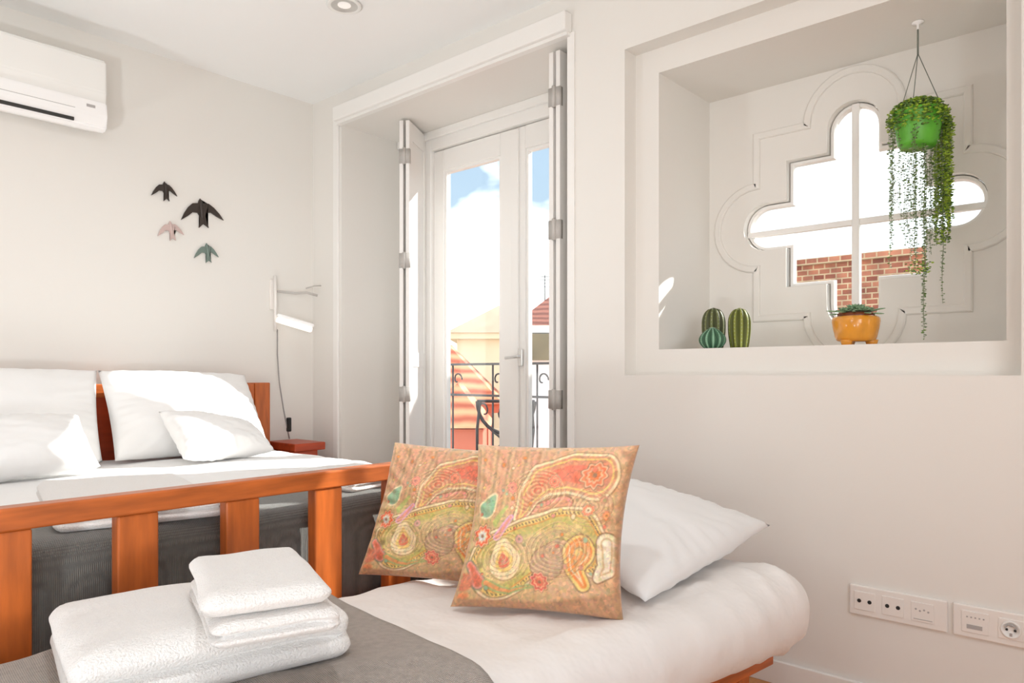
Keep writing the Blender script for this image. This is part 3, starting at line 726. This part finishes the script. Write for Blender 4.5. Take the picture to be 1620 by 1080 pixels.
# ------------------------------------------------------------------ cacti
def cactus(x, y, h, r, ribs, c_low, c_rib, label, waist=.78, squash=False):
    root = empty('cactus', (x, y, 1.135)); bm = bmesh.new(); prof = []
    n = 22
    for k in range(n+1):
        s = k/n
        if squash: rr = r*math.sin(math.pi*(.16+.84*s))**.75 if s < 1 else 0
        else: rr = r*(waist+(1-waist)*math.sin(min(1, s/.55)*math.pi/2)) if s < .6 else r*math.sqrt(max(0, 1-((s-.6)/.4)**2.3))
        prof.append((max(rr, .0006), h*s))
    NA = ribs*8
    lathe(bm, prof, NA, mod=lambda a, z: 1+.09*math.cos(ribs*a)-.05*math.cos(2*ribs*a))
    col = bm.loops.layers.float_color.new('pattern')
    lo, hi = np.array(c_low), np.array(c_rib)
    for f in bm.faces:
        for l in f.loops:
            a = math.atan2(l.vert.co.y, l.vert.co.x); k = max(0, math.cos(ribs*a))**2.2; q = lo*(1-k)+hi*k; l[col] = q
    link('stem', bm, M['cactus'], root, True)
    bm = bmesh.new()
    for k in range(ribs):
        a = 2*math.pi*k/ribs
        for j in range(3, n, 2):
            rr, z = prof[j]; p = Vector((rr*1.05*math.cos(a), rr*1.05*math.sin(a), z))
            for da in (-.7, 0, .7):
                d = Vector((math.cos(a+da), math.sin(a+da), .5*(da == 0)))*.006
                t = Vector((0, 0, .0007)); s_ = Vector((-math.sin(a), math.cos(a), 0))*.0007
                bm.faces.new([bm.verts.new(p-s_), bm.verts.new(p+s_), bm.verts.new(p+d)])
    link('spines', bm, M['sheet'], root); tag(root, label, 'cactus'); return root
cactus(2.645, 1.308, .163, .043, 11, srgb(70, 74, 40), srgb(128, 134, 84), 'tall ribbed cactus behind the round one in the niche')
cactus(2.60, 1.182, .152, .039, 10, srgb(78, 84, 20), srgb(150, 158, 70), 'tall yellow-green ribbed cactus standing apart in the niche')
cactus(2.543, 1.262, .080, .047, 12, srgb(52, 92, 66), srgb(136, 186, 152), 'low round blue-green cactus in front in the niche', squash=True)
# ------------------------------------------------------------------ mustard pot with succulent
pot = tag(empty('succulent_pot', (2.68, .795, 1.135), math.radians(215)), 'mustard yellow footed pot with grey-green succulent on the niche sill', 'potted plant')
bm = bmesh.new()
prof = [(.050, .016), (.062, .020), (.067, .03), (.074, .06), (.078, .085), (.077, .096), (.070, .103), (.062, .104)]
lathe(bm, prof, 48, mod=lambda a, z: 1-.07*math.exp(-((math.sin((a-.15)*1.0))/.12)**2)*(1 if math.cos(a-.15) > 0 else 0)-.07*math.exp(-((math.sin(a-2.24)/.12)**2))*(1 if math.cos(a-2.24) > 0 else 0)-.07*math.exp(-((math.sin(a+1.94)/.12)**2))*(1 if math.cos(a+1.94) > 0 else 0))
link('bowl', bm, M['mustard'], pot, True)
for k in range(3):
    a = 2*math.pi*k/3+1.2
    bm = bmesh.new(); lathe(bm, [(.013, 0), (.016, .002), (.019, .012), (.022, .022)], 16, c=(.046*math.cos(a), .050*math.sin(a), 0)); link('foot', bm, M['mustard'], pot, True)
bm = bmesh.new(); lathe(bm, [(.060, .098), (.060, .114), (.054, .114)], 32); link('neck', bm, M['potneck'], pot, True)
bm = bmesh.new(); lathe(bm, [(.052, .113), (.04, .120), (.002, .122)], 24); link('soil', bm, M['soil'], pot, True)
bm = bmesh.new(); rnd = random.Random(2)
for (cx, cy, cz, s) in ((0, 0, .124, 1.1), (.035, .01, .12, .8), (-.038, -.01, .12, .85), (.0, .04, .12, .75), (.01, -.042, .12, .75)):
    for ring, (nl, tilt, ln) in enumerate(((9, .15, .034), (8, .6, .028), (5, 1.1, .02))):
        for k in range(nl):
            a = 2*math.pi*k/nl+ring*.4; R = Matrix.Rotation(a, 3, 'Z') @ Matrix.Rotation(-tilt, 3, 'Y')
            ellipsoid(bm, Vector((cx, cy, cz))+R @ Vector((ln*s*.6, 0, 0)), ln*s*.6, .007*s, .0035*s, R, 8, 5)
for k in range(10):
    a = k*.63+.2; R = Matrix.Rotation(a, 3, 'Z') @ Matrix.Rotation(rnd.uniform(-.15, .12), 3, 'Y')
    ellipsoid(bm, Vector((0, 0, .118))+R @ Vector((.070, 0, 0)), .027, .006, .003, R, 8, 5)
link('leaves', bm, M['succ'], pot, True)
# ------------------------------------------------------------------ hanging string plant
hp = tag(empty('hanging_plant', (2.72, .611, 1.795)), 'trailing string plant in a bright green pot hanging in the niche', 'hanging plant')
bm = bmesh.new(); lathe(bm, [(.052, 0), (.060, .012), (.076, .11), (.079, .118), (.074, .118), (.070, .108)], 40, capt=False); link('pot', bm, M['greenpot'], hp, True)
top = .30+.0
for a in (.5, 2.6, 4.7):
    tb('hanger_cord', M['wire'], hp, [(.073*math.cos(a), .073*math.sin(a), .115), (0, 0, .315)], .0014, 6)
tb('hanger_stem', M['wire'], hp, [(0, 0, .31), (0, 0, .395), (.006, 0, .405), (.004, 0, .412)], .003, 8)
bm = bmesh.new(); lathe(bm, [(.004, .395), (.004, .412), (.018, .416), (.018, .4195)], 20); link('ceiling_hook', bm, M['acw'], hp, True)
rnd = random.Random(11)
def pearls(bm, p, s):
    R = Matrix.Rotation(rnd.uniform(0, 6.3), 3, 'Z') @ Matrix.Rotation(rnd.uniform(-1.2, 1.2), 3, 'X')
    q = [Vector(p)+R @ Vector(v)*s for v in ((1.2, 0, 0), (-1.2, 0, 0), (0, .75, 0), (0, -.75, 0), (0, 0, .45), (0, 0, -.45))]
    V = [bm.verts.new(x) for x in q]
    for a, b in ((0, 2), (2, 1), (1, 3), (3, 0)): bm.faces.new((V[a], V[b], V[4])); bm.faces.new((V[b], V[a], V[5]))
crown1, crown2 = bmesh.new(), bmesh.new()
for k in range(1100):
    a = rnd.uniform(0, 6.28); r = .094*math.sqrt(rnd.uniform(0, 1)); z = .112+.042*(1-(r/.094)**2)+rnd.uniform(-.012, .012)
    if r > .078: z -= rnd.uniform(0, .05)
    pearls(crown1 if rnd.random() < .45 else crown2, (r*math.cos(a), r*math.sin(a), z), rnd.uniform(.0045, .0075))
for k in range(300):
    a = rnd.uniform(0, 6.28); q = rnd.random()**1.6; r = .086+rnd.uniform(-.006, .010)-.012*q
    pearls(crown1 if rnd.random() < .55 else crown2, (r*math.cos(a), r*math.sin(a), .115-.06*q), rnd.uniform(.004, .007))
link('crown_leaves', crown1, M['leaf1'], hp); link('crown_leaves', crown2, M['leaf2'], hp)
# direction of picture-right in plan, and towards the room
RR = Vector((FY, -FX, 0)); FF = Vector((FX, FY, 0))
b1, b2, b3, st = bmesh.new(), bmesh.new(), bmesh.new(), bmesh.new()
def strand(off, dep, length, dens, size, which):
    x = RR*off+FF*dep; top = .10 if abs(off) > .06 else .06
    ph = rnd.uniform(0, 6); n = 14
    base = [x+RR*(.004*math.sin(ph+k*.9))+FF*(.004*math.cos(ph+k*.7))+Vector((0, 0, top-length*k/n)) for k in range(n+1)]
    tube(st, base, .0006, 4)
    m = int(length*dens)
    for j in range(m):
        s = (j+rnd.random())/m*n; i = min(int(s), n-1); p = base[i].lerp(base[i+1], s-i)
        bmm = which(p.z)
        pearls(bmm, p+Vector((rnd.uniform(-.006, .006), rnd.uniform(-.006, .006), 0)), size*rnd.uniform(.7, 1.2))
# (offset to the right in m, depth, length)
for k in range(15):      # thick bright bunch at the right
    off = .088+rnd.uniform(-.016, .014); ln = rnd.choice((.30, .34, .38, .42, .30))
    strand(off, rnd.uniform(-.03, .03), ln, 300, .0062, lambda z: b1 if rnd.random() < (.75 if z > -.25 else .3) else b2)
for k in range(26):      # loose curtain under the pot
    off = -.075+.145*k/25+rnd.uniform(-.006, .006)
    strand(off, rnd.choice((-1, 1))*rnd.uniform(.02, .06), rnd.uniform(.30, .44)-.10*(off < -.03), 135, .0046, lambda z: b3 if rnd.random() < .5 else b2)
for off, ln, d in ((-.088, .50, 130), (-.082, .40, 120), (.018, .70, 170), (.022, .66, 150), (.086, .62, 110), (.080, .52, 110), (.03, .56, 120), (-.078, .34, 120)):
    strand(off, rnd.uniform(-.02, .02), ln, d, .0050, lambda z: b3 if rnd.random() < .6 else b2)
for k in range(90):      # tangle near the lower end
    p = RR*rnd.uniform(-.03, .04)+FF*rnd.uniform(-.03, .03)+Vector((0, 0, -.40+rnd.uniform(-.02, .02)))
    pearls(b1 if rnd.random() < .5 else b2, p, .0048)
link('trailing_leaves', b1, M['leaf1'], hp); link('trailing_leaves', b2, M['leaf2'], hp); link('trailing_leaves', b3, M['leaf3'], hp); link('trailing_stems', st, M['stemm'], hp)
# ------------------------------------------------------------------ balcony
bm = bmesh.new(); box(bm, 3.0, 3.75, 1.2, 4.4, -.18, -.02); struct(link('balcony_floor', bm, M['stone']))
rail = tag(empty('balcony_railing', (3.68, 2.8, -.02)), 'dark wrought iron balcony railing with scrolls outside the door', 'railing')
for z in (1.13, .91, .12): bx('rail_bar', M['iron'], rail, -.012, .012, -1.55, 1.55, z-.008, z+.008)
for k in range(8):
    y = -1.335+.4*k; tb('baluster', M['iron'], rail, [(0, y, 0), (0, y, 1.13)], .007, 6)
def scroll(y, z, s, fl):
    pts = []
    for k in range(30):
        a = k/29*4.6; r = s*(1-.72*k/29); pts.append((0, y+fl*(s-r*math.cos(a))*.9-fl*s*.2, z+r*math.sin(a)*1.0))
    return pts
for k in range(8):
    y = -1.4+.4*k
    tb('scroll', M['iron'], rail, scroll(y-.02, 1.02, .055, 1), .006, 6); tb('scroll', M['iron'], rail, scroll(y+.2, .80, .07, -1), .006, 6)
def chair(x, y, rz, label):
    c = tag(empty('bistro_chair', (x, y, -.02), rz), label, 'chair')
    bm = bmesh.new(); lathe(bm, [(.19, .45), (.195, .46), (.19, .472)], 28); link('seat', bm, M['iron'], c, True)
    for s in (-1, 1):
        tb('leg', M['iron'], c, [(s*.17, -.17, 0), (s*.17, .14, .46)], .010, 8); tb('leg', M['iron'], c, [(s*.17, .20, 0), (s*.17, -.12, .46)], .010, 8)
        tb('back_post', M['iron'], c, [(s*.17, .14, .46), (s*.185, .19, .7), (s*.17, .21, .88)], .010, 8)
    tb('backrest', M['iron'], c, [(.19*math.cos(a), .21, .885+.01*math.sin(a)-.20*max(0, -math.sin(a))) for a in [math.pi+math.pi*k/14 for k in range(15)]], .012, 8)
    tb('top_bar', M['iron'], c, [(-.19, .21, .885), (.19, .21, .885)], .010, 8)
    tb('back_scroll', M['iron'], c, [(.06*math.cos(a)*(1-k_/26), .21, .80+.06*math.sin(a)*(1-k_/26)) for k_, a in enumerate([.5*k for k in range(22)])], .008, 6)
    for s in (-1, 1): tb('cross_brace', M['iron'], c, [(s*.16, .17, .50), (-s*.12, .20, .72)], .007, 6)
    return c
chair(3.30, 3.06, math.radians(-60), 'wrought iron bistro chair on the balcony, seen through the left door glass')
chair(3.42, 2.27, math.radians(-95), 'wrought iron bistro chair on the balcony, seen through the right door glass')
# ------------------------------------------------------------------ houses outside
bm = bmesh.new(); box(bm, -60, 120, -90, 120, -8.2, -8); g = struct(link('ground', bm, M['stone']))
def house(name, label, cx, cy, rz, w, d, z_eave, rise, wall, roof, wins=(), over=.25, cornice=True):
    r = tag(empty(name, (cx, cy, -8), rz), label, 'house'); ze = z_eave+8
    bx('walls', wall, r, -w/2, w/2, -d/2, d/2, 0, ze)
    if cornice: bx('cornice', wall, r, -w/2-over*.8, w/2+over*.8, -d/2-over*.8, d/2+over*.8, ze-.12, ze+.02)
    if rise:
        bm = bmesh.new(); o_ = over
        A = [bm.verts.new(v) for v in ((-w/2-o_, -d/2-o_, ze+.02), (w/2+o_, -d/2-o_, ze+.02), (w/2+o_, d/2+o_, ze+.02), (-w/2-o_, d/2+o_, ze+.02))]
        k = min(w, d)/2*.98
        if w >= d: B = [bm.verts.new((-w/2+k, 0, ze+rise)), bm.verts.new((w/2-k, 0, ze+rise))]; F = ((0, 1, 5, 4), (1, 2, 5), (2, 3, 4, 5), (3, 0, 4))
        else: B = [bm.verts.new((0, -d/2+k, ze+rise)), bm.verts.new((0, d/2-k, ze+rise))]; F = ((0, 1, 4), (1, 2, 5, 4), (2, 3, 5), (3, 0, 4, 5))
        VV = A+B
        for f in F: bm.faces.new([VV[i] for i in f])
        bm.faces.new(A[::-1]); link('roof', bm, roof, r)
    for (side, p, z, ww, hh) in wins:      # windows on the side facing the room (-x local) or -y
        z += 8
        if side == 'x':
            f = bx('window', M['white_r'], r, -w/2-.05, -w/2+.02, p-ww/2-.08, p+ww/2+.08, z-.08, z+hh+.08); bx('pane', M['winglass'], f, -w/2-.07, -w/2-.045, p-ww/2, p+ww/2, z, z+hh)
        else:
            f = bx('window', M['white_r'], r, p-ww/2-.08, p+ww/2+.08, -d/2-.05, -d/2+.02, z-.08, z+hh+.08); bx('pane', M['winglass'], f, p-ww/2, p+ww/2, -d/2-.07, -d/2-.045, z, z+hh)
    return r
yaw = math.atan2(FY, FX)
p = at(700, 13, 600); house('salmon_house', 'salmon house with stepped orange tile roof seen low in the door glass', p.x, p.y, yaw, 2.6, 1.72, .55, 1.15, M['pink_r'], M['tileA'])
p = at(727, 10.6, 640); house('tiled_outbuilding', 'low outbuilding with orange tile roof just beyond the balcony', p.x, p.y, yaw, 1.6, .74, .30, .62, M['pink_r'], M['tileA'], over=.1, cornice=False)
p = at(790, 19, 560); house('cream_house', 'cream rendered house with pale roof in the middle of the door glass', p.x, p.y, yaw, 4, 1.9, 1.98, .75, M['plaster'], M['sand'], (('x', .35, -.1, .3, .7), ('x', -.35, -.1, .3, .7)))
p = at(775, 24, 560); house('cream_house', 'pale cream house filling the background behind the other roofs', p.x, p.y, yaw, 3, 4.6, 1.6, .5, M['plaster'], M['plaster'])
p = at(885, 15.5, 560); house('red_roof_house', 'white and olive house with red-brown tile roof in the right door glass', p.x, p.y, yaw, 3, 1.5, 1.95, .85, M['white_r'], M['tileC'], (('x', .38, 1.42, .5, .45),))
p = at(868, 13.8, 548); o = bx('upper_wall_band', M['olive'], None, 0, .05, -.6, .5, -.26, .24); o.location = p; o.rotation_euler = (0, 0, yaw); tag(o, 'olive wall band under the red-brown roof eave', 'wall band')
ant = tag(empty('roof_antenna', at(862, 15.5, 468), yaw), 'thin metal antenna on the red-brown roof', 'antenna')
tb('mast', M['iron'], ant, [(0, 0, -.3), (0, 0, .45)], .012, 6)
for k in range(4): tb('crossbar', M['iron'], ant, [(0, -.18+.03*k, .2+.07*k), (0, .18-.03*k, .2+.07*k)], .007, 6)
# neighbour across the alley, seen through the quatrefoil
nb = tag(empty('white_neighbour_house', (7.0, .4, -8)), 'bright white neighbouring house seen through the quatrefoil window', 'house')
bx('walls', M['white_r'], nb, 0, 3, -3, 3.6, 0, 11.75)
for (y, z, w_, h_) in ((1.85, 1.9, .75, 1.25), (.55, 1.9, .75, 1.25), (-.75, 1.9, .75, 1.25), (-2.05, 1.9, .75, 1.25)):
    f = bx('window', M['white_r'], nb, -.04, .02, y-w_/2-.07, y+w_/2+.07, z+8-.07, z+8+h_+.07); bx('pane', M['white_r'], f, -.05, -.035, y-w_/2, y+w_/2, z+8, z+8+h_)
bx('cornice', M['white_r'], nb, -.12, 3, -3, 3.6, 11.75, 11.83)
bw = tag(empty('brick_garden_wall', (6.2, .4, -8)), 'weathered brick wall seen below the white house through the niche window', 'wall')
bx('masonry', M['brick'], bw, 0, .3, -3, 3.6, 0, 9.95); bx('coping', M['brick'], bw, -.04, .34, -3, 3.6, 9.95, 10.0)
# ------------------------------------------------------------------ sky
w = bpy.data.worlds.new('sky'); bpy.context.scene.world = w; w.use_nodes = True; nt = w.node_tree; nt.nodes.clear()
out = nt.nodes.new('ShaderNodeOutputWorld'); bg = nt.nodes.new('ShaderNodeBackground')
tc = nt.nodes.new('ShaderNodeTexCoord'); sp = nt.nodes.new('ShaderNodeSeparateXYZ'); nt.links.new(tc.outputs['Generated'], sp.inputs[0])
ramp = nt.nodes.new('ShaderNodeValToRGB'); cr = ramp.color_ramp
cr.elements[0].position = .0; cr.elements[0].color = (.90, .95, 1.0, 1); cr.elements[1].position = .45; cr.elements[1].color = (.5, .72, 1.0, 1)
e = cr.elements.new(.16); e.color = (.66, .86, 1.04, 1)
nt.links.new(sp.outputs[2], ramp.inputs[0])
mp = nt.nodes.new('ShaderNodeMapping'); mp.inputs['Scale'].default_value = (1, 1, 2.0); mp.inputs['Location'].default_value = (.35, .1, 0); nt.links.new(tc.outputs['Generated'], mp.inputs[0])
n = nt.nodes.new('ShaderNodeTexNoise'); n.inputs['Scale'].default_value = 3.2; n.inputs['Detail'].default_value = 5; n.inputs['Roughness'].default_value = .5; nt.links.new(mp.outputs[0], n.inputs[0])
cz = nt.nodes.new('ShaderNodeMapRange'); cz.inputs[1].default_value = .08; cz.inputs[2].default_value = .26; cz.inputs[3].default_value = .22; cz.inputs[4].default_value = -.06; nt.links.new(sp.outputs[2], cz.inputs[0])
ad = nt.nodes.new('ShaderNodeMath'); ad.operation = 'ADD'; nt.links.new(n.outputs[0], ad.inputs[0]); nt.links.new(cz.outputs[0], ad.inputs[1])
cr2 = nt.nodes.new('ShaderNodeMapRange'); cr2.inputs[1].default_value = .50; cr2.inputs[2].default_value = .60; cr2.clamp = True; nt.links.new(ad.outputs[0], cr2.inputs[0])
mx = nt.nodes.new('ShaderNodeMix'); mx.data_type = 'RGBA'; nt.links.new(cr2.outputs[0], mx.inputs[0]); nt.links.new(ramp.outputs[0], mx.inputs[6]); mx.inputs[7].default_value = (2.6, 2.6, 2.6, 1)
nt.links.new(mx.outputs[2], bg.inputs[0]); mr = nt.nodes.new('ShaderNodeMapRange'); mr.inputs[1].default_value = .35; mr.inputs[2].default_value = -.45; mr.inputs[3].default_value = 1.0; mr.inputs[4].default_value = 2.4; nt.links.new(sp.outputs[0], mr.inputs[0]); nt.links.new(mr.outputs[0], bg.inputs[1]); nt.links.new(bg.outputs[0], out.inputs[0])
# ------------------------------------------------------------------ lights
def light(name, kind, loc, energy, col=(1, 1, 1), **k):
    l = bpy.data.lights.new(name, kind); l.energy = energy; l.color = col
    for a, b in k.items(): setattr(l, a, b)
    o = bpy.data.objects.new(name, l); C.objects.link(o); o.location = loc; return o
s = light('sun', 'SUN', (6, 4, 6), 8.5, (1, .975, .94), angle=.009)
s.rotation_euler = Vector((-1, .5, -.70)).to_track_quat('-Z', 'Y').to_euler()
# sky light through the two added openings behind the camera and the room's ceiling fittings
for (loc, rot, sx, sy) in (((-2.25, .95, 1.55), (0, -90, 0), 1.1, .7), ((-.45, -1.85, 1.5), (90, 0, 0), 2.7, 1.6), ((3.02, 2.6, 1.3), (0, 90, 0), 1.9, 1.3), ((3.02, QY, QZ), (0, 90, 0), .9, .9)):
    a = light('window_portal', 'AREA', loc, 1, shape='RECTANGLE', size=sx, size_y=sy); a.rotation_euler = [math.radians(q) for q in rot]; a.data.cycles.is_portal = True
for (x, y, e) in ((.45, .75, 34), (1.86, 2.63, 12), (.2, 2.63, 10), (-1.0, .8, 10)):
    a = light('downlight', 'SPOT', (x, y, ZC-.02), e, (.90, .96, 1), spot_size=math.radians(150), spot_blend=1.0, shadow_soft_size=.05)
for (x, y, z, e, tx, ty) in ((-1.2, .1, .35, 160, .3, 2.3), (-1.2, -1.3, .35, 80, .2, .6), (-.9, 2.9, .35, 70, .9, 2.2)):   # added unseen fill spots that brighten the ceiling, no lamp stands there
    a = light('ceiling_fill', 'SPOT', (x, y, z), e, (.88, .96, 1), spot_size=math.radians(110), spot_blend=1.0, shadow_soft_size=.15)
    a.rotation_euler = (Vector((tx, ty, ZC))-Vector((x, y, z))).to_track_quat('-Z', 'Y').to_euler()
# ------------------------------------------------------------------ camera
cam = bpy.data.cameras.new('camera'); co = bpy.data.objects.new('camera', cam); C.objects.link(co)
co.location = (0, 0, H); co.rotation_euler = (math.radians(90), 0, -math.atan2(FX, FY))
cam.sensor_width = 36; cam.lens = 1153/1620*36; cam.shift_y = 52/1620; cam.clip_start = .05; cam.clip_end = 500
sc = bpy.context.scene; sc.camera = co
vs = sc.view_settings; vs.view_transform = 'Standard'; vs.look = 'None'; vs.gamma = 1; vs.use_curve_mapping = False; vs.exposure = 0.06
sc.cycles.max_bounces = 10; sc.cycles.diffuse_bounces = 6; sc.cycles.transparent_max_bounces = 12; sc.cycles.sample_clamp_indirect = 6
